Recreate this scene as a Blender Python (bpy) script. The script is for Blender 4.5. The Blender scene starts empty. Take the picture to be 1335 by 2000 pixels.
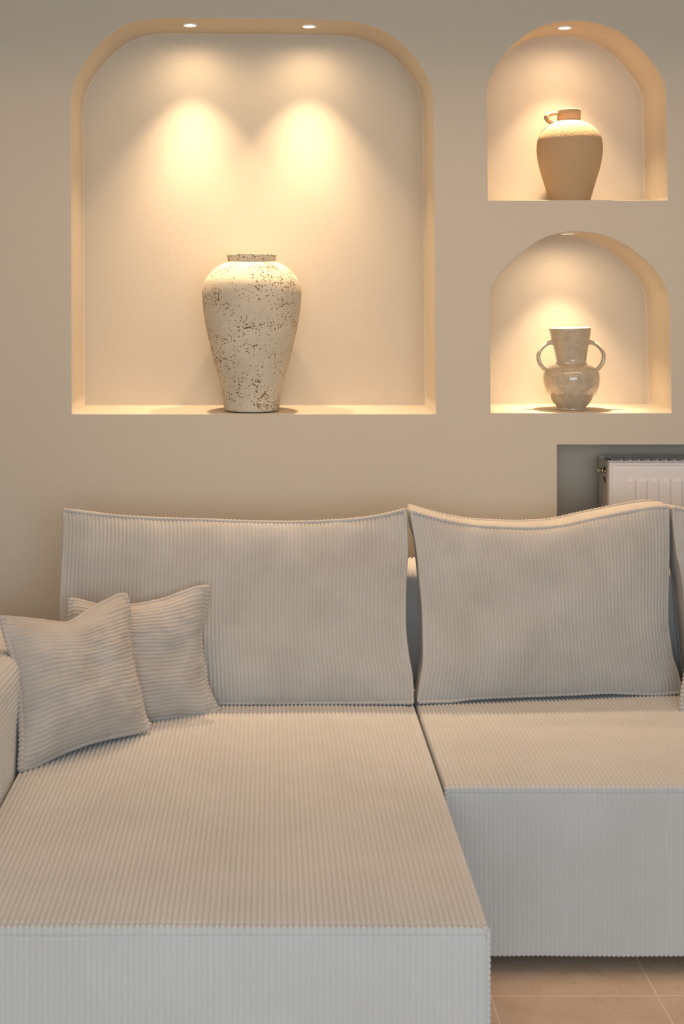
import bpy, bmesh, math, random
import numpy as np
from mathutils import Vector

random.seed(4); rng = np.random.default_rng(4)
C = bpy.context.scene.collection
PI = math.pi

# ------------------------------------------------------------------ camera, world, light, exposure
CAMZ, F, CX, CY = 1.44, 2700.0, 530.0, 558.0
cd = bpy.data.cameras.new('camera'); cam = bpy.data.objects.new('camera', cd); C.objects.link(cam)
cam.location = (0, 0, CAMZ); cam.rotation_euler = (PI/2, 0, 0)
cd.sensor_fit = 'VERTICAL'; cd.sensor_height = 36; cd.lens = F/2000*36
cd.shift_x = (667.5-CX)/2000; cd.shift_y = -(1000-CY)/2000
cd.clip_start = 0.05
cd.dof.use_dof = True; cd.dof.focus_distance = 3.7; cd.dof.aperture_fstop = 11
bpy.context.scene.camera = cam

world = bpy.data.worlds.new('world'); bpy.context.scene.world = world
world.use_nodes = True
world.node_tree.nodes['Background'].inputs[0].default_value = (.75, .87, 1, 1)
world.node_tree.nodes['Background'].inputs[1].default_value = 1.2

DAY_W, WARM_W, LAMP_W = 80, 15.5, 19.0
def area(name, loc, rot, sx, sy, power, col, spread=PI):
    l = bpy.data.lights.new(name, 'AREA'); l.shape = 'RECTANGLE'; l.size = sx; l.size_y = sy
    l.energy = power; l.color = col; l.spread = spread
    o = bpy.data.objects.new(name, l); o.location = loc; o.rotation_euler = rot; C.objects.link(o); return o
# daylight through the big window opening behind the camera
area('window_daylight', (0.4, -1.75, 1.5), (PI/2, 0, 0), 3.2, 1.7, DAY_W, (.76, .89, 1))
# added warm fill from overhead, helps the niche lamps light the sofa tops
area('added_warm_fill', (0.3, 3.05, 2.46), (0, 0, 0), 2.8, .35, WARM_W, (1, .63, .36), 2.5)

sc = bpy.context.scene
sc.view_settings.view_transform = 'Standard'; sc.view_settings.look = 'None'
sc.view_settings.gamma = 1; sc.view_settings.use_curve_mapping = False
sc.view_settings.exposure = 0.0

# ------------------------------------------------------------------ helpers
def W(px, py, Z):
    return np.array([(px-CX)/F*Z, Z, CAMZ-(py-CY)/F*Z])

def link(name, me, mat, parent=None):
    o = bpy.data.objects.new(name, me); C.objects.link(o)
    if mat: me.materials.append(mat)
    if parent: o.parent = parent
    return o

def tag(o, label=None, cat=None, group=None, kind=None):
    if label: o['label'] = label
    if cat: o['category'] = cat
    if group: o['group'] = group
    if kind: o['kind'] = kind
    return o

def empty(name, loc, label, cat, group=None):
    o = bpy.data.objects.new(name, None); o.empty_display_size = .05
    o.location = loc; C.objects.link(o); tag(o, label, cat, group)
    return o

class MB:
    """collects vertices and faces of one mesh (world coordinates)"""
    def __init__(s): s.v = []; s.f = []; s.n = 0; s.sm = []
    def add(s, verts, faces, smooth=True):
        verts = np.asarray(verts, float).reshape(-1, 3)
        s.v.append(verts); s.f += [tuple(i+s.n for i in f) for f in faces]
        s.sm += [smooth]*len(faces); s.n += len(verts)
    def grid(s, P, close_u=False, close_v=False, flip=False):
        nv, nu = P.shape[:2]; idx = np.arange(nv*nu).reshape(nv, nu)
        if close_u: idx = np.concatenate([idx, idx[:, :1]], 1)
        if close_v: idx = np.concatenate([idx, idx[:1]], 0)
        q = np.stack([idx[:-1, :-1], idx[:-1, 1:], idx[1:, 1:], idx[1:, :-1]], -1).reshape(-1, 4)
        if flip: q = q[:, ::-1]
        s.add(P.reshape(-1, 3), q.tolist())
    def box(s, x0, x1, y0, y1, z0, z1):
        v = [(x, y, z) for z in (z0, z1) for y in (y0, y1) for x in (x0, x1)]
        s.add(v, [(0,2,3,1),(4,5,7,6),(0,1,5,4),(2,6,7,3),(0,4,6,2),(1,3,7,5)], False)
    def lathe(s, prof, c, n=64):
        a = np.linspace(0, 2*PI, n, endpoint=False)
        P = np.array([[(c[0]+r*math.cos(t), c[1]+r*math.sin(t), c[2]+z) for t in a] for r, z in prof])
        s.grid(P, close_u=True)
    def tube(s, path, radii, n=12, closed=False, flat=1.0):
        path = np.asarray(path, float); m = len(path)
        radii = np.broadcast_to(radii, (m,))
        T = np.gradient(path, axis=0) if not closed else np.roll(path, -1, 0)-np.roll(path, 1, 0)
        T /= np.linalg.norm(T, axis=1)[:, None]+1e-12
        ref = np.array([0., 1., 0.])
        A = np.cross(T, ref); ln = np.linalg.norm(A, axis=1)
        A[ln < .05] = np.cross(T[ln < .05], [1., 0, 0]); A /= np.linalg.norm(A, axis=1)[:, None]
        B = np.cross(T, A)
        a = np.linspace(0, 2*PI, n, endpoint=False)
        P = path[:, None]+radii[:, None, None]*(np.cos(a)[None, :, None]*A[:, None]+flat*np.sin(a)[None, :, None]*B[:, None])
        s.grid(P, close_u=True, close_v=closed)
        if not closed:
            for k in (0, -1):
                s.add(P[k], [tuple(range(n))])
    def build(s, name, mat, parent=None, origin=(0, 0, 0), weld=0):
        me = bpy.data.meshes.new(name)
        V = np.concatenate(s.v)-np.asarray(origin)
        me.from_pydata(V.tolist(), [], s.f)
        me.polygons.foreach_set('use_smooth', s.sm)
        if weld or True:
            bm = bmesh.new(); bm.from_mesh(me)
            if weld: bmesh.ops.remove_doubles(bm, verts=bm.verts, dist=weld)
            bmesh.ops.recalc_face_normals(bm, faces=bm.faces)
            bm.to_mesh(me); bm.free()
        me.update()
        return link(name, me, mat, parent)

def smooth_curve(pts, n):
    """Catmull-Rom through pts, resampled to n points by arc length"""
    p = np.asarray(pts, float); p = np.vstack([2*p[0]-p[1], p, 2*p[-1]-p[-2]])
    out = []
    for i in range(1, len(p)-2):
        t = np.linspace(0, 1, 24, endpoint=False)[:, None]
        a, b, c, d = p[i-1], p[i], p[i+1], p[i+2]
        out.append(.5*(2*b+(c-a)*t+(2*a-5*b+4*c-d)*t**2+(3*b-a-3*c+d)*t**3))
    out = np.vstack(out+[p[-2:-1]])
    return resample(out, n)
def resample(out, n):
    s = np.r_[0, np.cumsum(np.linalg.norm(np.diff(out, axis=0), axis=1))]
    t = np.linspace(0, s[-1], n)
    return np.stack([np.interp(t, s, out[:, k]) for k in range(out.shape[1])], 1)
def length(P): return np.linalg.norm(np.diff(P, axis=0), axis=1).sum()

def vnoise(x, y, f, seed=0, oct=3):
    """smooth value noise for gentle slackness of cloth"""
    r = np.zeros(np.broadcast(x, y).shape); amp = 1
    for o in range(oct):
        g = np.random.default_rng(seed+o*7).uniform(-1, 1, (64, 64))
        X = np.asarray(x)*f+31.3; Y = np.asarray(y)*f+17.7
        xi = np.floor(X).astype(int); yi = np.floor(Y).astype(int); fx = X-xi; fy = Y-yi
        fx = fx*fx*(3-2*fx); fy = fy*fy*(3-2*fy)
        G = lambda a, b: g[a % 64, b % 64]
        r = r+amp*((G(xi, yi)*(1-fx)+G(xi+1, yi)*fx)*(1-fy)+(G(xi, yi+1)*(1-fx)+G(xi+1, yi+1)*fx)*fy)
        amp *= .5; f *= 2
    return r

PER = .0100         # one corduroy wale
def rib(t, depth=.0031, per=PER, sharp=.5):
    return depth*(np.abs(np.sin(PI*np.asarray(t)/per))**sharp-1)

def gnormals(P):
    du = np.gradient(P, axis=1); dv = np.gradient(P, axis=0)
    n = np.cross(du, dv); return n/(np.linalg.norm(n, axis=2, keepdims=True)+1e-12)

# ------------------------------------------------------------------ materials
def mat(name, color, rough=.8, bump=None, mott=None, sheen=0, metallic=0, coat=0, spec=.5):
    m = bpy.data.materials.new(name); m.use_nodes = True
    nt = m.node_tree; b = nt.nodes['Principled BSDF']
    b.inputs['Base Color'].default_value = (*color, 1); b.inputs['Roughness'].default_value = rough
    b.inputs['Metallic'].default_value = metallic; b.inputs['Coat Weight'].default_value = coat
    b.inputs['Sheen Weight'].default_value = sheen; b.inputs['Sheen Roughness'].default_value = .5
    b.inputs['Specular IOR Level'].default_value = spec
    geo = nt.nodes.new('ShaderNodeNewGeometry')
    if bump:
        no = nt.nodes.new('ShaderNodeTexNoise'); no.inputs['Scale'].default_value = bump[0]; no.inputs['Detail'].default_value = 4
        nt.links.new(geo.outputs['Position'], no.inputs['Vector'])
        bp = nt.nodes.new('ShaderNodeBump'); bp.inputs['Strength'].default_value = bump[1]; bp.inputs['Distance'].default_value = bump[2]
        nt.links.new(no.outputs['Fac'], bp.inputs['Height']); nt.links.new(bp.outputs['Normal'], b.inputs['Normal'])
    if mott:
        no = nt.nodes.new('ShaderNodeTexNoise'); no.inputs['Scale'].default_value = mott[0]; no.inputs['Detail'].default_value = 5
        nt.links.new(geo.outputs['Position'], no.inputs['Vector'])
        r = nt.nodes.new('ShaderNodeValToRGB'); r.color_ramp.elements[0].position = .3; r.color_ramp.elements[1].position = .7
        r.color_ramp.elements[0].color = (*mott[1], 1); r.color_ramp.elements[1].color = (*color, 1)
        nt.links.new(no.outputs['Fac'], r.inputs['Fac']); nt.links.new(r.outputs['Color'], b.inputs['Base Color'])
    return m

M = {}
M['wall'] = mat('painted_plaster', (.56, .50, .41), .85, (70, .12, .003), None, 0, 0, 0, .2)
M['ceiling'] = mat('ceiling_paint', (.72, .68, .62), .9)
cord = dict(rough=.95, bump=(900, .35, .0012), sheen=.25, spec=.1)
M['cord'] = mat('corduroy', (.585, .585, .57), mott=(5, (.54, .535, .515)), **cord)
M['cord_pillow'] = mat('corduroy_pillow', (.50, .465, .425), mott=(14, (.42, .38, .34)), **cord)
M['cord_cushion'] = mat('corduroy_cushion', (.51, .485, .45), mott=(9, (.44, .415, .38)), **cord)
M['shade_sheet'] = mat('added_dark_sheet', (.012, .012, .012), .9)
M['foot'] = mat('black_plastic', (.02, .02, .02), .5)
M['rad'] = mat('white_enamel', (.74, .70, .68), .35)
M['rad_side'] = mat('cream_enamel', (.60, .55, .47), .4)
M['brass'] = mat('nickel_valve', (.75, .66, .45), .25, metallic=.9)
M['dark'] = mat('dark_recess', (.02, .018, .015), .8)
M['ring'] = mat('white_trim', (.85, .82, .78), .4)
M['terracotta'] = mat('rough_clay', (.50, .345, .20), .95, (260, .7, .004), None, .1, spec=.1)

def emis(name, col, s):
    m = bpy.data.materials.new(name); m.use_nodes = True; nt = m.node_tree
    b = nt.nodes['Principled BSDF']; b.inputs['Base Color'].default_value = (.9, .9, .9, 1)
    b.inputs['Emission Color'].default_value = (*col, 1); b.inputs['Emission Strength'].default_value = s
    return m
M['lamp'] = emis('lamp_lens', (1, .88, .66), 14)

def floor_mat():
    m = bpy.data.materials.new('floor_tiles'); m.use_nodes = True; nt = m.node_tree; b = nt.nodes['Principled BSDF']
    geo = nt.nodes.new('ShaderNodeNewGeometry')
    mp = nt.nodes.new('ShaderNodeMapping'); mp.inputs['Location'].default_value = (-.463+.0015, -2.80+.0015, 0)
    mp.inputs['Rotation'].default_value = (0, 0, -.006)
    nt.links.new(geo.outputs['Position'], mp.inputs['Vector'])
    br = nt.nodes.new('ShaderNodeTexBrick'); br.offset = 0; br.squash = 1
    br.inputs['Scale'].default_value = 1; br.inputs['Brick Width'].default_value = .337; br.inputs['Row Height'].default_value = .337
    br.inputs['Mortar Size'].default_value = .0017; br.inputs['Mortar Smooth'].default_value = .3
    nt.links.new(mp.outputs['Vector'], br.inputs['Vector'])
    n1 = nt.nodes.new('ShaderNodeTexNoise'); n1.inputs['Scale'].default_value = 7; n1.inputs['Detail'].default_value = 6; n1.inputs['Distortion'].default_value = 1.2
    nt.links.new(geo.outputs['Position'], n1.inputs['Vector'])
    r = nt.nodes.new('ShaderNodeValToRGB'); e = r.color_ramp.elements
    e[0].position = .3; e[0].color = (.57, .40, .275, 1); e[1].position = .7; e[1].color = (.64, .485, .36, 1)
    nt.links.new(n1.outputs['Fac'], r.inputs['Fac'])
    # thin rusty veins
    n2 = nt.nodes.new('ShaderNodeTexNoise'); n2.inputs['Scale'].default_value = 9; n2.inputs['Detail'].default_value = 5; n2.inputs['Distortion'].default_value = 2.5
    nt.links.new(geo.outputs['Position'], n2.inputs['Vector'])
    v = nt.nodes.new('ShaderNodeValToRGB'); v.color_ramp.elements[0].position = .49; v.color_ramp.elements[0].color = (0, 0, 0, 1)
    v.color_ramp.elements[1].position = .5; v.color_ramp.elements[1].color = (1, 1, 1, 1)
    k = v.color_ramp.elements.new(.51); k.color = (0, 0, 0, 1)
    nt.links.new(n2.outputs['Fac'], v.inputs['Fac'])
    mu = nt.nodes.new('ShaderNodeMath'); mu.operation = 'MULTIPLY'; mu.inputs[1].default_value = .35
    nt.links.new(v.outputs['Color'], mu.inputs[0])
    mx = nt.nodes.new('ShaderNodeMixRGB'); mx.inputs['Color2'].default_value = (.33, .15, .07, 1)
    nt.links.new(mu.outputs[0], mx.inputs['Fac']); nt.links.new(r.outputs['Color'], mx.inputs['Color1'])
    m2 = nt.nodes.new('ShaderNodeMixRGB'); m2.inputs['Color2'].default_value = (.80, .64, .50, 1)
    nt.links.new(br.outputs['Fac'], m2.inputs['Fac']); nt.links.new(mx.outputs['Color'], m2.inputs['Color1'])
    nt.links.new(m2.outputs['Color'], b.inputs['Base Color'])
    b.inputs['Roughness'].default_value = .45
    bp = nt.nodes.new('ShaderNodeBump'); bp.inputs['Strength'].default_value = .5; bp.inputs['Distance'].default_value = .002; bp.invert = True
    nt.links.new(br.outputs['Fac'], bp.inputs['Height']); nt.links.new(bp.outputs['Normal'], b.inputs['Normal'])
    return m
M['floor'] = floor_mat()

def speckled_mat():
    m = bpy.data.materials.new('speckled_stoneware'); m.use_nodes = True; nt = m.node_tree; b = nt.nodes['Principled BSDF']
    tc = nt.nodes.new('ShaderNodeTexCoord'); N = nt.nodes.new; L = nt.links.new
    sp = N('ShaderNodeTexNoise'); sp.inputs['Scale'].default_value = 200; sp.inputs['Detail'].default_value = 2
    L(tc.outputs['Object'], sp.inputs['Vector'])
    cl = N('ShaderNodeTexNoise'); cl.inputs['Scale'].default_value = 17; cl.inputs['Detail'].default_value = 3; cl.inputs['Roughness'].default_value = .6
    L(tc.outputs['Object'], cl.inputs['Vector'])
    # pits where the fine noise exceeds a threshold that patches of the coarse noise lower
    mr = N('ShaderNodeMapRange'); mr.inputs['From Min'].default_value = .38; mr.inputs['From Max'].default_value = .68
    mr.inputs['To Min'].default_value = .69; mr.inputs['To Max'].default_value = .51
    L(cl.outputs['Fac'], mr.inputs['Value'])
    sb = N('ShaderNodeMath'); sb.operation = 'SUBTRACT'; L(sp.outputs['Fac'], sb.inputs[0]); L(mr.outputs['Result'], sb.inputs[1])
    mm = N('ShaderNodeMath'); mm.operation = 'MULTIPLY'; mm.inputs[1].default_value = 28; mm.use_clamp = True; L(sb.outputs[0], mm.inputs[0])
    n3 = N('ShaderNodeTexNoise'); n3.inputs['Scale'].default_value = 9; n3.inputs['Detail'].default_value = 5; L(tc.outputs['Object'], n3.inputs['Vector'])
    r = N('ShaderNodeValToRGB'); r.color_ramp.elements[0].position = .35; r.color_ramp.elements[0].color = (.52, .47, .37, 1)
    r.color_ramp.elements[1].position = .65; r.color_ramp.elements[1].color = (.61, .55, .44, 1); L(n3.outputs['Fac'], r.inputs['Fac'])
    mx = N('ShaderNodeMixRGB'); mx.inputs['Color2'].default_value = (.19, .11, .035, 1)
    L(mm.outputs[0], mx.inputs['Fac']); L(r.outputs['Color'], mx.inputs['Color1']); L(mx.outputs['Color'], b.inputs['Base Color'])
    b.inputs['Roughness'].default_value = .8; b.inputs['Specular IOR Level'].default_value = .25
    bp = N('ShaderNodeBump'); bp.inputs['Strength'].default_value = .6; bp.inputs['Distance'].default_value = .0015; bp.invert = True
    L(mm.outputs[0], bp.inputs['Height']); L(bp.outputs['Normal'], b.inputs['Normal'])
    return m
M['speckle'] = speckled_mat()

def glazed_mat():
    m = bpy.data.materials.new('mottled_glaze'); m.use_nodes = True; nt = m.node_tree; b = nt.nodes['Principled BSDF']
    tc = nt.nodes.new('ShaderNodeTexCoord'); N = nt.nodes.new; L = nt.links.new
    n = N('ShaderNodeTexNoise'); n.inputs['Scale'].default_value = 45; n.inputs['Detail'].default_value = 6; n.inputs['Roughness'].default_value = .7
    L(tc.outputs['Object'], n.inputs['Vector'])
    r = N('ShaderNodeValToRGB'); e = r.color_ramp.elements
    e[0].position = .32; e[0].color = (.40, .325, .225, 1); e[1].position = .66; e[1].color = (.53, .455, .345, 1)
    L(n.outputs['Fac'], r.inputs['Fac']); L(r.outputs['Color'], b.inputs['Base Color'])
    b.inputs['Roughness'].default_value = .08; b.inputs['Coat Weight'].default_value = .6
    bp = N('ShaderNodeBump'); bp.inputs['Strength'].default_value = .35; bp.inputs['Distance'].default_value = .003
    n2 = N('ShaderNodeTexNoise'); n2.inputs['Scale'].default_value = 70; n2.inputs['Detail'].default_value = 2; L(tc.outputs['Object'], n2.inputs['Vector'])
    L(n2.outputs['Fac'], bp.inputs['Height']); L(bp.outputs['Normal'], b.inputs['Normal'])
    return m
M['glaze'] = glazed_mat()

# ------------------------------------------------------------------ room shell
WY, ND = 3.95, .235             # face of the niche wall, depth of the niches
X0, X1, Y0, ZC = -2.2, 3.2, -1.9, 2.5
def wpt(px, py): p = W(px, py, WY); return (p[0], p[2])

def niche_outline(arch, bl, br):
    """closed outline (x,z) of a niche: arch from left spring to right spring, then the straight bottom"""
    a = smooth_curve([wpt(*p) for p in arch], 90)
    bl = np.array(wpt(*bl)); br = np.array(wpt(*br)); fl = min(bl[1], br[1]); bl[1] = br[1] = fl
    seg = lambda p, q, n: np.array([p+(q-p)*t for t in np.linspace(0, 1, n, endpoint=False)])
    return np.vstack([a[:-1], seg(a[-1], br, 24), seg(br, bl, 40), seg(bl, a[0], 24)])
NICHES = [
    niche_outline([(139,190),(146,158),(158,133),(174,110),(194,86),(218,65),(246,48),(280,38.5),(330,35.5),(400,36),(500,37),(600,38),(680,41),(722,50),(758,66),(788,89),(812,116),(832,147),(842,172),(845.5,200)], (141,808), (850,808)),
    niche_outline([(950,187),(951.5,168),(960,146),(982,109),(1013,78),(1044,57.5),(1075,46),(1113,41),(1138,41.5),(1169,47),(1206,61),(1237,83),(1262,109),(1283,137),(1294,158),(1299,180)], (953,390.5), (1303,390.5)),
    niche_outline([(956,587),(958,567),(967,548),(994,516),(1029,486),(1060,466),(1091,456),(1119,452.5),(1153,454.5),(1187,463),(1218,478),(1246,497),(1271,520),(1290,545),(1302,568),(1306.5,590)], (958,806), (1310.5,806)),
]
def offset(P, d):
    """move a closed outline outwards by d"""
    t = np.roll(P, -1, 0)-np.roll(P, 1, 0); t /= np.linalg.norm(t, axis=1)[:, None]
    n = np.stack([t[:, 1], -t[:, 0]], 1)
    c = P.mean(0)
    if ((P-c)*n).sum() < 0: n = -n
    # sharper corners need the mitre
    a = P-np.roll(P, 1, 0); b = np.roll(P, -1, 0)-P
    a /= np.linalg.norm(a, axis=1)[:, None]; b /= np.linalg.norm(b, axis=1)[:, None]
    cosn = np.sqrt(np.clip((1+(a*b).sum(1))/2, .3, 1))
    return P+n*(d/cosn)[:, None]

bm = bmesh.new()
RX, RZ = wpt(1087, 868)
outer = [(X0, 0), (RX, 0), (RX, RZ), (2.5, RZ), (2.5, 0), (X1, 0), (X1, ZC), (X0, ZC)]
loops = [outer]
R1, R2 = .003, .006
for N_ in NICHES: loops.append(offset(N_, R1).tolist())
edges = []
front_loops = []
for lp in loops:
    vs = [bm.verts.new((x, WY, z)) for x, z in lp]
    es = [bm.edges.new((vs[i], vs[(i+1) % len(vs)])) for i in range(len(vs))]
    edges += es; front_loops.append(vs)
bmesh.ops.triangle_fill(bm, use_beauty=True, use_dissolve=False, edges=edges)
for N_, fl in zip(NICHES, front_loops[1:]):
    rings = [(R1*(1-math.sin(a)), R1*(1-math.cos(a))) for a in np.linspace(0, PI/2, 5)[1:]]
    rings += [(0, d) for d in np.linspace(.01, ND-R2, 8)]
    rings += [(-R2*(1-math.cos(a)), ND-R2+R2*math.sin(a)) for a in np.linspace(0, PI/2, 5)[1:]]
    prev = fl
    for off, dep in rings:
        Q = offset(N_, off); cur = [bm.verts.new((x, WY+dep, z)) for x, z in Q]
        for i in range(len(cur)):
            j = (i+1) % len(cur); f = bm.faces.new((prev[i], prev[j], cur[j], cur[i])); f.smooth = True
        prev = cur
    bm.faces.new(prev)
# recess for the radiator
RD = .22
rec = [(RX, 0), (RX, RZ), (2.5, RZ), (2.5, 0)]
fv = front_loops[0][1:5]
bv = [bm.verts.new((x, WY+RD, z)) for x, z in rec]
for i in range(3): bm.faces.new((fv[i], fv[i+1], bv[i+1], bv[i]))
bm.faces.new(bv)
# outside of the masonry
ob = [bm.verts.new((x, WY+.45, z)) for x, z in [(X0, 0), (X1, 0), (X1, ZC), (X0, ZC)]]
o_ = front_loops[0]
bm.faces.new(ob)
bm.faces.new((o_[7], o_[6], ob[2], ob[3])); bm.faces.new((o_[0], o_[7], ob[3], ob[0])); bm.faces.new((o_[6], o_[5], ob[1], ob[2]))
bmesh.ops.recalc_face_normals(bm, faces=bm.faces)
me = bpy.data.meshes.new('wall_back'); bm.to_mesh(me); bm.free()
tag(link('wall_back', me, M['wall']), kind='structure')

def slab(name, m, *b):
    k = MB(); k.box(*b); return tag(k.build(name, m), kind='structure')
slab('floor', M['floor'], X0, X1, Y0, WY+.45, -.1, 0)
slab('ceiling', M['ceiling'], X0, X1, Y0-.1, WY+.45, ZC, ZC+.1)
slab('wall_left', M['wall'], X0-.1, X0, Y0, WY+.45, 0, ZC)
slab('wall_right', M['wall'], X1, X1+.1, Y0, WY+.45, 0, ZC)
k = MB()   # wall behind the camera with its big window opening
k.box(X0, -1.3, Y0-.1, Y0, 0, ZC); k.box(2.1, X1, Y0-.1, Y0, 0, ZC); k.box(-1.3, 2.1, Y0-.1, Y0, 0, .3); k.box(-1.3, 2.1, Y0-.1, Y0, 2.4, ZC)
tag(k.build('wall_front', M['wall']), kind='structure')

# ------------------------------------------------------------------ niche lights
def niche_light(x, z, y, label, tilt=0, power=LAMP_W, cone=74):
    t = empty('recessed_spotlight', (x, y, z), label, 'light', 'recessed spotlights in the niches')
    t.rotation_euler = (0, tilt, 0)
    r = MB(); r.lathe([(.0215, .004), (.0215, -.0012), (.0195, -.0022), (.0165, -.0015), (.0165, .004)], (0, 0, 0), 40)
    r.build('trim_ring', M['ring'], t)
    l = MB(); l.lathe([(.0001, -.0008), (.009, -.001), (.0165, -.0004), (.0165, .002), (.0001, .002)], (0, 0, 0), 40)
    l.build('lens', M['lamp'], t)
    d = bpy.data.lights.new('spot_beam', 'SPOT'); d.energy = power; d.color = (1, .70, .43)
    d.spot_size = math.radians(cone); d.spot_blend = .6; d.shadow_soft_size = .014
    o = bpy.data.objects.new('spot_beam', d); C.objects.link(o); o.parent = t; o.location = (0, 0, -.012)
    d2 = bpy.data.lights.new('spot_spill', 'SPOT'); d2.energy = power*(.17 if x < .5 else .19); d2.color = (1, .71, .44)
    d2.spot_size = math.radians(175); d2.spot_blend = 1; d2.shadow_soft_size = .014
    d3 = bpy.data.lights.new('spot_core', 'SPOT'); d3.energy = power*2.1; d3.color = (1, .71, .44)
    d3.spot_size = math.radians(58); d3.spot_blend = 1; d3.shadow_soft_size = .014
    o = bpy.data.objects.new('spot_core', d3); C.objects.link(o); o.parent = t; o.location = (0, 0, -.012)
    o = bpy.data.objects.new('spot_spill', d2); C.objects.link(o); o.parent = t; o.location = (0, 0, -.012)
LY = 4.045
def lx(px): return (px-CX)/F*LY
def top_at(i, x):
    N_ = NICHES[i]; up = N_[N_[:, 1] > N_[:, 1].mean()]; return float(up[np.argmin(abs(up[:, 0]-x)), 1])
for i, px, lab, tl, pw, cn in (
    (0, 371, 'small lit recessed spotlight in the top of the big niche left of centre', 0, LAMP_W, 77),
    (0, 603, 'small lit recessed spotlight in the top of the big niche right of centre', 0, LAMP_W, 77),
    (1, 1102, 'small lit recessed spotlight at the top of the arched niche holding the jug', 0, LAMP_W*.72, 80),
    (2, 1108, 'recessed spotlight at the top of the arched niche holding the two-handled vase', 0, LAMP_W*.72, 80)):
    x = lx(px); niche_light(x, top_at(i, x)-.002, LY, lab, tl, pw, cn)

# ------------------------------------------------------------------ radiator in the wall recess
RY = 3.985; rx0 = (1189-CX)/F*RY; rx1 = rx0+1.2; rzt = CAMZ-(903-CY)/F*RY; rzb = .32; rback = RY+.125
rad = empty('radiator', (rx0+.6, RY+.06, rzb), 'white ribbed panel radiator in the grey wall recess behind the sofa', 'radiator')
def rp(mb, name, m, parent=rad, lab=None):
    o = mb.build(name, m, None, origin=rad.location); o.parent = parent
    if parent is not rad: o.location = (0, 0, 0)
    if lab: o['label'] = lab
    return o
k = MB()
xs = np.arange(rx0, rx1+.0001, .002); zs = np.r_[np.linspace(rzb, rzt-.09, 30), np.linspace(rzt-.085, rzt, 40)]
XX, ZZ = np.meshgrid(xs, zs)
u = (XX-rx0-.048)/.0335; inside = (u > 0) & (XX < rx1-.03)
ph = (u-np.floor(u))
wv = np.clip((.38-np.abs(ph-.5))/.12, 0, 1); wv = wv*wv*(3-2*wv)
tz = np.clip((rzt-.047-ZZ-.006*(np.abs(ph-.5)*2)**2)/.006, 0, 1)
dep = -.0045*wv*tz*inside
rim = np.minimum(np.minimum(XX-rx0, rx1-XX), rzt-ZZ)
dep = dep+.004*np.clip(1-rim/.004, 0, 1)**2+.0018*np.exp(-((rim-.012)/.0022)**2)
P = np.stack([XX, RY+dep, ZZ], -1); k.grid(P)
for e in (P[-1], ):
    k.grid(np.stack([e, e+[0, .02, 0]]))
k.grid(np.stack([P[:, 0], P[:, 0]+[0, .018, 0]])); k.grid(np.stack([P[:, -1], P[:, -1]+[0, .018, 0]]))
k.box(rx0+.002, rx1-.002, RY+.012, RY+.018, rzb, rzt-.002)
rp(k, 'front_panel', M['rad'])
k = MB(); k.box(rx0+.01, rx1-.01, rback-.012, rback, rzb, rzt-.01); rp(k, 'rear_panel', M['rad_side'])
k = MB(); k.box(rx0-.001, rx0+.003, RY+.02, rback, rzb, rzt+.001); k.box(rx0-.001, rx0+.016, rback-.002, rback+.001, rzb, rzt+.001)
k.box(rx0-.0015, rx0+.004, RY+.012, RY+.021, rzb, rzt-.002)
side = rp(k, 'side_cover', M['rad_side'], lab='cream side cover')
k = MB(); k.box(rx1-.003, rx1+.001, RY+.02, rback, rzb, rzt+.001); rp(k, 'side_cover', M['rad_side'])
k = MB()    # top grille: two crossing layers of slanted bars in a frame
k.box(rx0, rx1, RY+.014, RY+.019, rzt-.004, rzt+.003); k.box(rx0, rx1, rback-.005, rback, rzt-.004, rzt+.003)
x = rx0+.012
while x < rx1-.02:
    for sgn, dz in ((1, 0), (-1, .0025)):
        a = np.array([x, RY+.018, rzt+.001+dz]); b = np.array([x+.0, rback-.004, rzt+.001+dz])
        a[0] += -sgn*.014+.014; b[0] += sgn*.014+.014
        k.tube(np.array([a+(b-a)*t for t in np.linspace(0, 1, 6)]), .0030, 6)
    x += .026
rp(k, 'top_grille', M['rad'])
k = MB()
vy, vz = RY+.052, rzt-.030
k.tube(np.array([(rx0-t, vy, vz) for t in (0, .004, .0045, .014, .0145, .02)]), [.010, .010, .006, .006, .008, .008], 20)
valve = rp(k, 'air_vent', M['brass'], lab='brass air vent')
k = MB(); k.tube([(rx0-.0012, vy-.008, vz-.018), (rx0-.0012, vy-.010, vz-.034)], [.006, .002], 10, flat=.2)
k.tube([(rx0-.0012, vy-.012, vz+.012), (rx0-.0012, vy-.008, vz-.002)], [.004, .007], 10, flat=.2)
rp(k, 'slot', M['dark'])

# ------------------------------------------------------------------ sofa
SZ, SB = .39, .03           # seat height, underside
def sweep_x(prof, x0, x1, crown=None, groove_sides=(), per=PER, noise=0, seed=1, step=8):
    """profile of (y,z) swept along x; wales run along the profile"""
    n = int(round((x1-x0)/per)); xs = np.linspace(x0, x1, n*step+1)
    prof = np.asarray(prof)
    P = np.empty((len(prof), len(xs), 3)); P[..., 0] = xs[None]; P[..., 1] = prof[:, 0:1]; P[..., 2] = prof[:, 1:2]
    Nn = gnormals(P)
    if ((P-P.mean((0, 1)))*Nn).sum() < 0: Nn = -Nn
    pp = (x1-x0)/n
    d = np.where(np.abs(Nn[..., 2]) > .6, 1.5*rib(xs-x0, per=pp, sharp=.75)[None], .55*rib(xs-x0, per=pp)[None])
    if crown is not None: d = d+crown(P[..., 0], P[..., 1], P[..., 2])
    if noise: d = d+noise*vnoise(P[..., 0], P[..., 1]-P[..., 2], 6, seed)
    e = np.minimum(xs-x0, x1-xs)[None]
    d = d-.004*np.clip(1-e/.006, 0, 1)**2            # soft ends
    return P+Nn*d[..., None]

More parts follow.
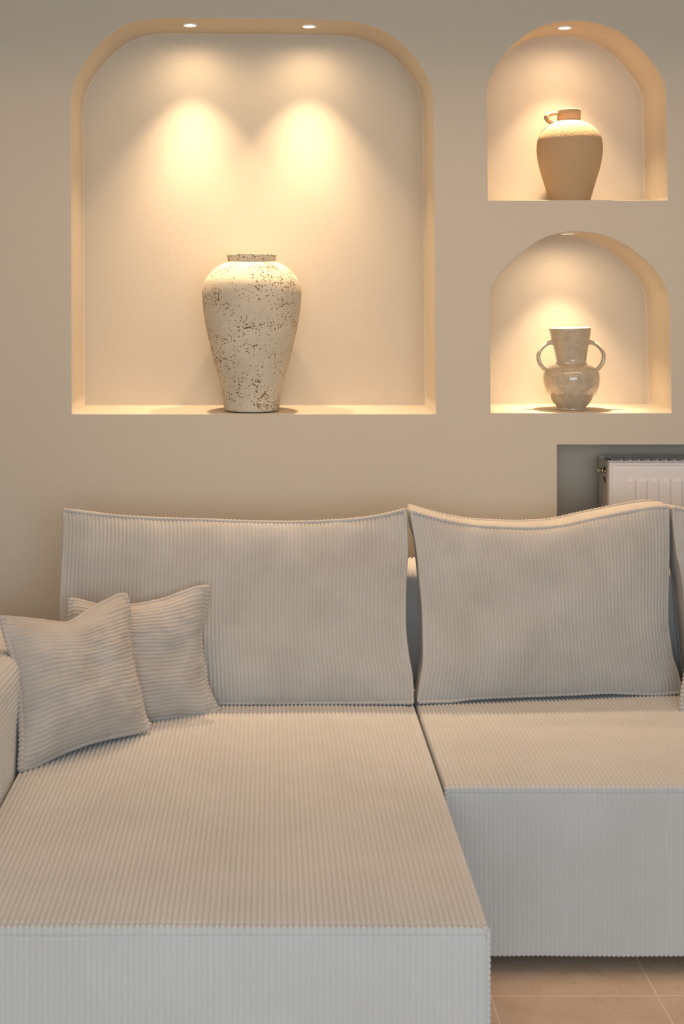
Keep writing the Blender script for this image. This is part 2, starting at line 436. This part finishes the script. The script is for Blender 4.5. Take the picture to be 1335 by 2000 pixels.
def rounded(pts, r, step=.012):
    """open polyline with rounded inner corners, resampled"""
    out = [np.array(pts[0], float)]
    for i in range(1, len(pts)-1):
        a, b, c = map(lambda q: np.array(q, float), pts[i-1:i+2])
        u = (a-b)/np.linalg.norm(a-b); v = (c-b)/np.linalg.norm(c-b)
        p, q = b+u*r, b+v*r
        for t in np.linspace(0, 1, 9): out.append((1-t)**2*p+2*t*(1-t)*b+t*t*q)
    out.append(np.array(pts[-1], float)); out = np.array(out)
    s = [out[0]]
    for a, b in zip(out[:-1], out[1:]):
        n = max(1, int(np.ceil(np.linalg.norm(b-a)/step)))
        s += [a+(b-a)*t for t in np.linspace(0, 1, n+1)[1:]]
    return np.array(s)

def seat_block(name, x0, x1, yf, yb, parent, seed, lip=.0135):
    mb = MB()
    pr = rounded([(yb, SB), (yb, SZ), (yf, SZ), (yf, SB), (yf+.03, SB)], .007)
    # finer sampling near the stitched front edge
    extra = [(yf+t, SZ) for t in np.arange(.004, .030, .0015)][::-1]+[(yf, SZ-t) for t in np.arange(.008, .03, .0015)]
    keep = [p for p in pr if not (abs(p[1]-SZ) < 1e-6 and p[0] < yf+.031 and p[0] > yf+.0071) and not (abs(p[0]-yf) < 1e-6 and SZ-.031 < p[1] < SZ-.0071)]
    i = next(k for k, p in enumerate(keep) if p[0] < yf+.0075)
    j = i
    top = keep[:i]; arc = [p for p in keep[i:] if p[1] > SZ-.0072]; rest = [p for p in keep[i:] if p[1] <= SZ-.0072]
    pr = np.array(top+[e for e in extra if e[1] == SZ and e[0] > yf+.0075]+arc+[e for e in extra if e[0] == yf]+rest)
    def crown(X, Y, Z):
        ontop = np.clip((Z-(SZ-.004))/.004, 0, 1)
        u = np.clip((X-x0)/(x1-x0), 0, 1); v = np.clip((Y-yf)/(yb-yf), 0, 1)
        c = .006*(np.sin(PI*u)**.6)*(np.sin(PI*np.clip(v, 0, 1))**.5)*ontop
        c = c-.0032*np.exp(-((Y-yf-lip)/.0022)**2)*ontop
        c = c-.0042*np.exp(-((x1-lip-X)/.0022)**2)*ontop
        c = c-.0020*np.exp(-((SZ-.017-Z)/.0025)**2)*(np.abs(Y-yf) < .001)
        flat = np.clip(1-(x1-X)/lip, 0, 1) > 0
        return c-np.where(flat, rib(X-x0, per=(x1-x0)/round((x1-x0)/PER)), 0)*ontop*.8
    P = sweep_x(pr, x0, x1, crown, noise=.0011, seed=seed); mb.grid(P)
    for side, xx in ((-1, x0), (1, x1)):                # sides with vertical wales
        n = int(round((yb-yf)/PER)); ys = np.linspace(yf+.003, yb-.003, n*6+1); zs = np.r_[SB, np.linspace(SB+.02, SZ-.03, 8), np.linspace(SZ-.025, SZ-.002, 8)]
        YY, Z2 = np.meshgrid(ys, zs)
        d = rib(YY-ys[0], depth=.0024, per=(ys[-1]-ys[0])/n)-.006*np.clip((Z2-(SZ-.010))/.010, 0, 1)**2
        mb.grid(np.stack([xx+side*(d+.001), YY, Z2], -1))
    o = mb.build(name, M['cord'], parent)
    for xx in (x0+.002, x1-.002):                       # corded seams down the front corners
        zz = np.arange(SB+.004, SZ-.004, .00125)
        mb = MB(); mb.tube(np.stack([xx+0*zz, yf+.002+0*zz, zz], 1), .0036*(1+.25*(np.abs(np.sin(PI*zz/PER))-.5)*2), 10)
        mb.build('piping', M['cord'], o)
    mb = MB(); mb.box(x0+.006, x1-.006, yf+.012, yb-.002, SB+.001, SB+.004)  # dark sheet added to cut bounce and blacken the shadow below the seat
    u_ = mb.build('underside', M['shade_sheet'], o); u_['label'] = 'dark sheet added to deepen the shade under the seat'
    return o

sofa = empty('sectional_sofa', (0, 0, 0), 'pale grey-beige wide corduroy corner sofa with a chaise on its left, under the niches', 'sofa')
YB = 3.655
seat_block('chaise_seat', -.548, .357, 2.264, YB, sofa, 3)
seat_block('seat_base', .3645, 1.95, 2.90, YB, sofa, 9)
# backrest: wales run up the front, over the top and down the back
pb = rounded([(3.668, SB+.005), (3.668, .683), (3.855, .687), (3.855, SB+.005)], .032)
mb = MB(); mb.grid(sweep_x(pb, -.552, 1.95, noise=.003, seed=5, step=6))
for xx in (-.550, 1.948):
    mb.add([(xx, y, z) for y, z in pb], [tuple(range(len(pb)))], False)
mb.build('backrest', M['cord'], sofa)
# left arm: wales run front to back over a soft padded body
ax0, ax1 = -.80, -.553
pa = rounded([(ax1, SB+.005), (ax1-.003, .60), (ax0, .60), (ax0, SB+.005)], .045, .00125)
s = np.r_[0, np.cumsum(np.linalg.norm(np.diff(pa, axis=0), axis=1))]
ys = np.linspace(2.30, 3.60, 90)
P = np.empty((len(pa), len(ys), 3)); P[..., 0] = pa[:, 0:1]; P[..., 1] = ys[None]; P[..., 2] = pa[:, 1:2]
t = np.clip((P[..., 2]-.45)/.15, 0, 1)
P[..., 2] += t*np.interp(ys, [2.3, 2.8, 3.2, 3.6], [.045, .035, .008, -.022])[None]
Nn = gnormals(P)
if ((P-P.mean((0, 1)))*Nn).sum() < 0: Nn = -Nn
d = rib(s)[:, None]*np.ones(len(ys))[None]+.002*vnoise(P[..., 0]+P[..., 2], P[..., 1], 7, 12)
e = np.minimum(ys-ys[0], ys[-1]-ys)[None]; d = d-.018*np.clip(1-e/.02, 0, 1)**2
P = P+Nn*d[..., None]
mb = MB(); mb.grid(P); mb.add(P[:, 0], [tuple(range(len(pa)))], False); mb.add(P[:, -1], [tuple(range(len(pa)))], False)
mb.build('armrest', M['cord'], sofa)
for x, y in ((-.45, 2.45), (.28, 2.45), (.5, 3.1), (-.45, 3.5), (.28, 3.5), (1.8, 3.1), (.5, 3.55), (1.8, 3.55), (-.72, 2.5), (-.72, 3.5)):
    mb = MB(); mb.lathe([(.0001, 0), (.022, 0), (.026, .034), (.0001, .034)], (x, y, 0), 20); mb.build('foot', M['foot'], sofa)

# ------------------------------------------------------------------ cushions
def coons(T, R, B, L, nu, nv, q=1.7):
    """T, B: left to right; L, R: bottom to top; world points"""
    T = smooth_curve(T, nu); B = smooth_curve(B, nu); L = smooth_curve(L, nv); R = smooth_curve(R, nv)
    B[0] = L[0]; B[-1] = R[0]; T[0] = L[-1]; T[-1] = R[-1]
    u = np.linspace(0, 1, nu)[None, :, None]; v = np.linspace(0, 1, nv)[:, None, None]
    lin = lambda A, t: A[0]*(1-t)+A[-1]*t
    bil = (1-v)*lin(B, u)+v*lin(T, u)
    dT = (T-lin(T, u[0]))[None]; dB = (B-lin(B, u[0]))[None]; dL = (L-lin(L, v[:, 0]))[:, None]; dR = (R-lin(R, v[:, 0]))[:, None]
    return bil+dT*v**q+dB*(1-v)**q+dL*(1-u)**q+dR*u**q

def side_pts(px, ZA, ZB):
    px = np.array(px, float); s = np.r_[0, np.cumsum(np.linalg.norm(np.diff(px, axis=0), axis=1))]; s /= s[-1]
    return np.array([W(p[0], p[1], ZA+(ZB-ZA)*t) for p, t in zip(px, s)])

def perimeter(P):
    """closed loop around a grid, with flags: is the edge crossed by wales running along v (True for top/bottom)"""
    a = P[0, :-1]; b = P[:-1, -1]; c = P[-1, :0:-1]; d = P[:0:-1, 0]
    return np.vstack([a, b, c, d]), [len(a), len(b), len(c), len(d)]

def welt(mb, loop, r, horiz_flags, amp=.22):
    """cord sewn round an edge, beaded where wales cross it"""
    s = np.r_[0, np.cumsum(np.linalg.norm(np.diff(loop, axis=0), axis=1))]; L = s[-1]
    n = int(L/.00125); t = np.linspace(0, L, n, endpoint=False)
    Q = np.stack([np.interp(t, s, loop[:, k]) for k in range(3)], 1)
    fl = np.interp(t, s, horiz_flags)
    rad_ = r*(1+fl*amp*(np.abs(np.sin(PI*t/PER))-.5)*2+.08*vnoise(t*8, t*0, 3, 5))
    mb.tube(Q, rad_, 10, closed=True, flat=.85)

def puff(u, v, e=.10):
    """flat middle that rolls down quickly to the sewn edge"""
    f = lambda t: 1-np.clip(np.abs(2*t-1), 0, 1)**3.2
    return (f(u)*f(v))**.62

def back_cushion(label, T, R, B, L, Zc, thick, swell, seed, sag_rear=.012):
    """box cushion; Zc = depths of corners (TL, TR, BL, BR); pixel-traced front outline"""
    TL, TR, BL, BR = Zc
    Tp = side_pts(T, TL, TR); Bp = side_pts(B, BL, BR); Lp = side_pts(L, BL, TL); Rp = side_pts(R, BR, TR)
    # the underside rests on the seat
    for A in (Bp, Lp[:1], Rp[:1]):
        A[:, 2] = np.maximum(A[:, 2], SZ+.008)
    n = int(round(length(Bp)/PER)); nu, nv = n*7+1, 90
    G = coons(Tp, Rp, Bp, Lp, nu, nv)
    U = np.linspace(0, 1, nu)[None]*np.ones((nv, 1)); V = np.linspace(0, 1, nv)[:, None]*np.ones((1, nu))
    base = Vector((float(G[..., 0].mean()), float(G[..., 1].mean()+thick/2), float(G[0, :, 2].min())))
    root = empty('back_cushion', base, label, 'cushion', 'corduroy back cushions along the sofa')
    Nn = gnormals(G)
    if Nn[..., 1].mean() > 0: Nn = -Nn
    d = swell*puff(U, V)+rib(U*n*PER)*np.clip(np.minimum(U, 1-U)*n/1.2, .15, 1)
    d = d+.0045*vnoise(G[..., 0], G[..., 2], 5, seed)*np.minimum(1, puff(U, V)*1.3)
    # small puckers running in from the seam
    edge = np.exp(-np.minimum(V, 1-V)*.5/.05)+np.exp(-np.minimum(U, 1-U)*.8/.04)
    d = d+.0016*vnoise(G[..., 0], G[..., 2], 28, seed+3, 2)*np.clip(edge, 0, 1)
    front = G+Nn*d[..., None]
    mb = MB(); mb.grid(front)
    th = thick*(.72+.20*V)
    back0 = G+np.stack([(.5-U)*.010, th, -sag_rear*V+.0*U], -1)
    back = back0+0+np.array([0, 1, 0])*(-rib(U*n*PER))[..., None]*-1
    mb.grid(back[::3, ::3] if False else back)
    # gusset
    fl, cnt = perimeter(G); bl, _ = perimeter(back0)
    idx = np.cumsum([0]+cnt)
    m = 57 if thick > .1 else 41
    w = np.linspace(0, 1, m)[:, None, None]
    loopF = np.vstack([fl, fl[:1]]); loopB = np.vstack([bl, bl[:1]])
    S = loopF[None]*(1-w)+loopB[None]*w
    cen = G.mean((0, 1))+np.array([0, thick/2, 0])
    out = S-cen; out[..., 1] = 0; out /= np.linalg.norm(out, axis=2, keepdims=True)
    # use edge-wise outward directions
    dirs = np.zeros((len(loopF), 3)); dirs[idx[0]:idx[1]] = (0, 0, -1); dirs[idx[1]:idx[2]] = (1, 0, 0); dirs[idx[2]:idx[3]] = (0, 0, 1); dirs[idx[3]:] = (-1, 0, 0)
    isTB = np.zeros(len(loopF)); isTB[idx[0]:idx[1]] = 1; isTB[idx[2]:idx[3]] = 1
    sl = np.r_[0, np.cumsum(np.linalg.norm(np.diff(loopF, axis=0), axis=1))]
    bulge = .006*np.sin(PI*w[..., 0])*np.where(dirs[:, 2] < 0, 0, 1)[None]
    dd = bulge+np.where(isTB[None] > 0, rib(sl)[None]*np.ones((m, 1)), rib(w[..., 0]*thick)*np.ones((1, len(sl))))
    dd = dd+.004*vnoise(sl[None]*np.ones((m, 1)), w[..., 0]*thick, 9, seed+9)*np.sin(PI*w[..., 0])
    S = S+dirs[None]*dd[..., None]
    mb.grid(S)
    cov = mb.build('cover', M['cord_cushion'], root, origin=base)
    mb = MB(); welt(mb, loopF, .0048, isTB); mb.build('piping', M['cord_cushion'], root, origin=base)
    mb = MB(); welt(mb, loopB, .0044, isTB); mb.build('piping', M['cord_cushion'], root, origin=base)
    return root

back_cushion('widest pale corduroy back cushion, standing on the chaise below the big niche',
    T=[(125,996),(200,1006),(300,1013),(400,1016),(500,1020),(600,1020),(680,1016),(740,1008),(790,996)],
    R=[(805,1379),(802,1320),(795,1280),(790,1235),(789,1180),(790,1130),(793,1080),(793,1040),(790,996)],
    B=[(120,1383),(250,1381),(430,1378),(600,1377),(700,1378),(805,1379)],
    L=[(120,1383),(119,1300),(119,1210),(121,1150),(124,1090),(126,1040),(125,996)],
    Zc=(3.56, 3.57, 3.45, 3.455), thick=.135, swell=.030, seed=21, sag_rear=.028)
back_cushion('plump corduroy back cushion in front of the radiator recess, its top seam sagging',
    T=[(803,999),(859,1015),(916,1026),(969,1030),(1030,1032),(1092,1028),(1144,1017),(1210,1003),(1267,993),(1303,990)],
    R=[(1331,1352),(1322,1318),(1311,1284),(1304,1240),(1301,1205),(1302,1135),(1304,1048),(1303,990)],
    B=[(817,1377),(838,1375),(881,1369),(925,1363),(1013,1359),(1100,1356),(1188,1352),(1276,1355),(1331,1352)],
    L=[(817,1377),(822,1332),(828,1289),(827,1205),(822,1135),(815,1070),(803,999)],
    Zc=(3.55, 3.58, 3.46, 3.535), thick=.135, swell=.034, seed=33, sag_rear=.004)
back_cushion('corduroy back cushion cut off by the right edge of the frame',
    T=[(1315,992),(1400,1006),(1560,1016),(1700,1006),(1800,990)],
    R=[(1815,1350),(1800,1180),(1800,990)],
    B=[(1352,1352),(1500,1350),(1815,1350)],
    L=[(1352,1352),(1342,1240),(1333,1131),(1323,1080),(1317,1030),(1315,992)],
    Zc=(3.56, 3.56, 3.535, 3.535), thick=.135, swell=.03, seed=44)

def throw_pillow(label, T, R, B, L, Zc, thick, seed, tilt_rib=0.0):
    """knife-edge pillow, wales running left to right"""
    TL, TR, BL, BR = Zc
    Tp = side_pts(T, TL, TR); Bp = side_pts(B, BL, BR); Lp = side_pts(L, BL, TL); Rp = side_pts(R, BR, TR)
    n = int(round(.5*(length(Lp)+length(Rp))/PER)); nu, nv = 110, n*8+1
    G = coons(Tp, Rp, Bp, Lp, nu, nv, 2.6)
    U = np.linspace(0, 1, nu)[None]*np.ones((nv, 1)); V = np.linspace(0, 1, nv)[:, None]*np.ones((1, nu))
    base = Vector((float(G[..., 0].mean()), float(G[..., 1].mean()), float(G[..., 2].min())))
    root = empty('throw_pillow', base, label, 'pillow', 'small corduroy throw pillows')
    Nn = gnormals(G); avg = Nn.mean((0, 1))
    if avg[1] > 0: Nn = -Nn
    ed = np.minimum(np.minimum(U, 1-U), np.minimum(V, 1-V))
    pf = puff(U, V)**1.15
    corner = (np.abs(2*U-1)*np.abs(2*V-1))**3
    r_ = rib(V*n*PER+.0035*vnoise(U*2, V*2, 2, seed), .0028)
    lump = .006*vnoise(U*2.2, V*2.2, 2.2, seed+1)*pf+.0022*vnoise(U*3, V*9, 2, seed+2, 2)*np.clip(1-ed*5, 0, 1)*pf**.3
    mb = MB(); mb.grid(G+Nn*(thick*pf+lump+r_+.003)[..., None]); mb.grid(G-Nn*(thick*pf+lump+r_+.003)[..., None])
    mb.build('cover', M['cord_pillow'], root, origin=base)
    lp, cnt = perimeter(G); loop = np.vstack([lp, lp[:1]]); idx = np.cumsum([0]+cnt)
    fl = np.ones(len(loop)); fl[idx[0]:idx[1]] = 0; fl[idx[2]:idx[3]] = 0
    mb = MB(); welt(mb, loop, .0068, fl, .2); mb.build('piping', M['cord_pillow'], root, origin=base)
    return root

throw_pillow('small ribbed corduroy throw pillow at the front left, leaning on the armrest',
    T=[(3,1207),(50,1211),(101,1217),(128,1219),(147,1212),(175,1194),(209,1175),(232,1164),(244,1163)],
    R=[(292,1420),(280,1398),(271,1356),(261,1309),(252,1258),(249,1218),(250,1190),(244,1163)],
    B=[(40,1503),(67,1495),(101,1478),(135,1463),(175,1449),(219,1438),(263,1429),(292,1420)],
    L=[(40,1503),(42,1437),(39,1370),(34,1329),(27,1289),(17,1258),(9,1231),(3,1207)],
    Zc=(3.12, 3.31, 2.985, 3.235), thick=.062, seed=51)
throw_pillow('small ribbed corduroy throw pillow tucked behind the front one, against the widest cushion',
    T=[(136,1173),(152,1174),(195,1184),(253,1184),(286,1180),(320,1172),(354,1160),(381,1150),(405,1147)],
    R=[(424,1387),(413,1364),(402,1336),(397,1302),(391,1268),(389,1235),(396,1211),(402,1181),(405,1147)],
    B=[(150,1436),(220,1420),(297,1404),(337,1399),(388,1396),(424,1387)],
    L=[(150,1436),(148,1380),(144,1300),(138,1220),(136,1173)],
    Zc=(3.38, 3.43, 3.235, 3.405), thick=.05, seed=61)
throw_pillow('corduroy throw pillow of which only a sliver shows at the right frame edge',
    T=[(1372,1108),(1430,1122),(1520,1130),(1600,1126),(1655,1112)],
    R=[(1652,1418),(1640,1330),(1638,1220),(1655,1112)],
    B=[(1331,1390),(1420,1388),(1540,1400),(1652,1418)],
    L=[(1331,1390),(1334,1350),(1350,1260),(1362,1180),(1372,1108)],
    Zc=(3.46, 3.42, 3.40, 3.27), thick=.045, seed=71)

# ------------------------------------------------------------------ vases
def vase_profile(ypx, hw, s, ybase):
    return [(h*s, (ybase-y)*s) for y, h in zip(ypx, hw)]
def lathe_curve(pts, n):
    return [tuple(p) for p in smooth_curve(pts, n)]

FZ1 = CAMZ-(808-CY)/F*WY+.0; FZ2 = min(NICHES[1][:, 1]); FZ3 = min(NICHES[2][:, 1]); FZ1 = min(NICHES[0][:, 1])
# big speckled vase
VY = 4.03; s = VY/F/4.45; vx = (350+629/4.45-CX)/F*VY
root = empty('vase', (vx, VY, FZ1), 'large cream stoneware vase with brown speckles standing in the big niche', 'vase')
prof = [(1580,237),(1550,241),(1480,248),(1380,268),(1260,300),(1130,335),(1000,366),(900,389),(800,408),(690,423),(590,431),(530,429),(460,411),(400,370),(340,308),(305,240),(293,212)]
body = lathe_curve([(h*s, (1592-y)*s) for y, h in prof], 90)
mb = MB(); mb.lathe([(.0001, 0), (.04, 0)]+body+[(.058, body[-1][1]-.004), (.058, body[-1][1]-.03)], (0, 0, 0), 96)
mb.build('body', M['speckle'], root)
z0 = body[-1][1]
mb = MB(); mb.lathe([(206*s, z0-.004), (207*s, z0+.004), (213*s, z0+.012), (217*s, z0+.0195), (216*s, z0+.0215), (205*s, z0+.0215), (196*s, z0+.012), (190*s, z0-.02)], (0, 0, 0), 96)
mb.build('rim', M['speckle'], root)

# clay jug
JY = 4.055; s = JY/F/7.853; jx = (1030+641/7.853-CX)/F*JY
root = empty('jug', (jx, JY, FZ2), 'matte sandy clay jug with one loop handle, in the upper arched niche', 'jug')
zb = 1600
prof = [(1600,306),(1565,314),(1400,360),(1240,408),(1100,450),(950,483),(870,494),(780,498),(690,492),(610,474),(530,434),(465,378),(410,305),(375,235),(352,165),(348,120)]
mb = MB(); mb.lathe([(.0001, 0)]+lathe_curve([(h*s, (zb-y)*s) for y, h in prof], 80), (0, 0, 0), 80)
mb.build('body', M['terracotta'], root)
nx = (632-641)*s
mb = MB(); zn = (zb-352)*s
mb.lathe([(172*s, zn-.004), (173*s, zn+.004), (177*s, zn+.016), (180*s, zn+.0305), (176*s, zn+.033), (166*s, zn+.032), (160*s, zn+.02), (158*s, zn-.004)], (nx, 0, 0), 64)
mb.build('neck', M['terracotta'], root)
path = smooth_curve([((x-641)*s, 0, (zb-y)*s) for x, y in [(475,238),(420,238),(350,248),(302,272),(292,304),(318,340),(362,366),(400,378),(440,385)]], 40)
mb = MB(); mb.tube(path, np.interp(np.linspace(0, 1, 40), [0, .3, .5, .8, 1], [28, 32, 42, 42, 44])*s, 14, flat=1.6)
mb.build('handle', M['terracotta'], root)

# two-handled glazed vase
GY = 4.045; s = GY/F/7.853; gx = (1030+668/7.853-CX)/F*GY
root = empty('amphora_vase', (gx, GY, FZ3), 'glossy mottled beige vase with two loop handles, in the lower arched niche', 'vase')
zb = 1448
prof = [(1448,206),(1438,216),(1415,214),(1400,222),(1345,272),(1285,318),(1240,345),(1205,368),(1170,385),(1070,418),(960,430),(880,418),(830,390),(795,350),(765,290),(742,232)]
mb = MB(); mb.lathe([(.0001, 0)]+lathe_curve([(h*s, (zb-y)*s) for y, h in prof], 80), (0, 0, 0), 72)
mb.build('body', M['glaze'], root)
mb = MB()
z = lambda y: (zb-y)*s
rings = [(150,752,0),(236,744,0),(240,734,0),(226,724,0),(232,660,-2),(250,560,-6),(268,470,-10),(288,380,-14),(306,280,-18),(320,205,-22),(321,194,-22),(314,190,-22),(300,205,-21),(270,330,-14),(215,640,-3)]
a = np.linspace(0, 2*PI, 64, endpoint=False)
P = np.array([[((dx+r*math.cos(t))*s, r*s*math.sin(t), z(y)+(r*.03*s*math.cos(t) if y < 210 else 0)) for t in a] for r, y, dx in rings])
mb.grid(P, close_u=True); mb.build('neck', M['glaze'], root)
for pts in ([(400,420),(345,418),(280,445),(215,500),(170,580),(163,660),(185,735),(230,800),(285,845),(320,870)],
            [(925,418),(975,418),(1040,440),(1105,495),(1152,570),(1162,650),(1145,725),(1100,795),(1060,835),(1020,870)]):
    path = smooth_curve([((x-668)*s, 0, (zb-y)*s) for x, y in pts], 40)
    mb = MB(); mb.tube(path, np.interp(np.linspace(0, 1, 40), [0, .12, .5, .9, 1], [42, 32, 30, 34, 40])*s, 14, flat=1.4)
    # raised ridge along the handle's outside
    mb.build('handle', M['glaze'], root)
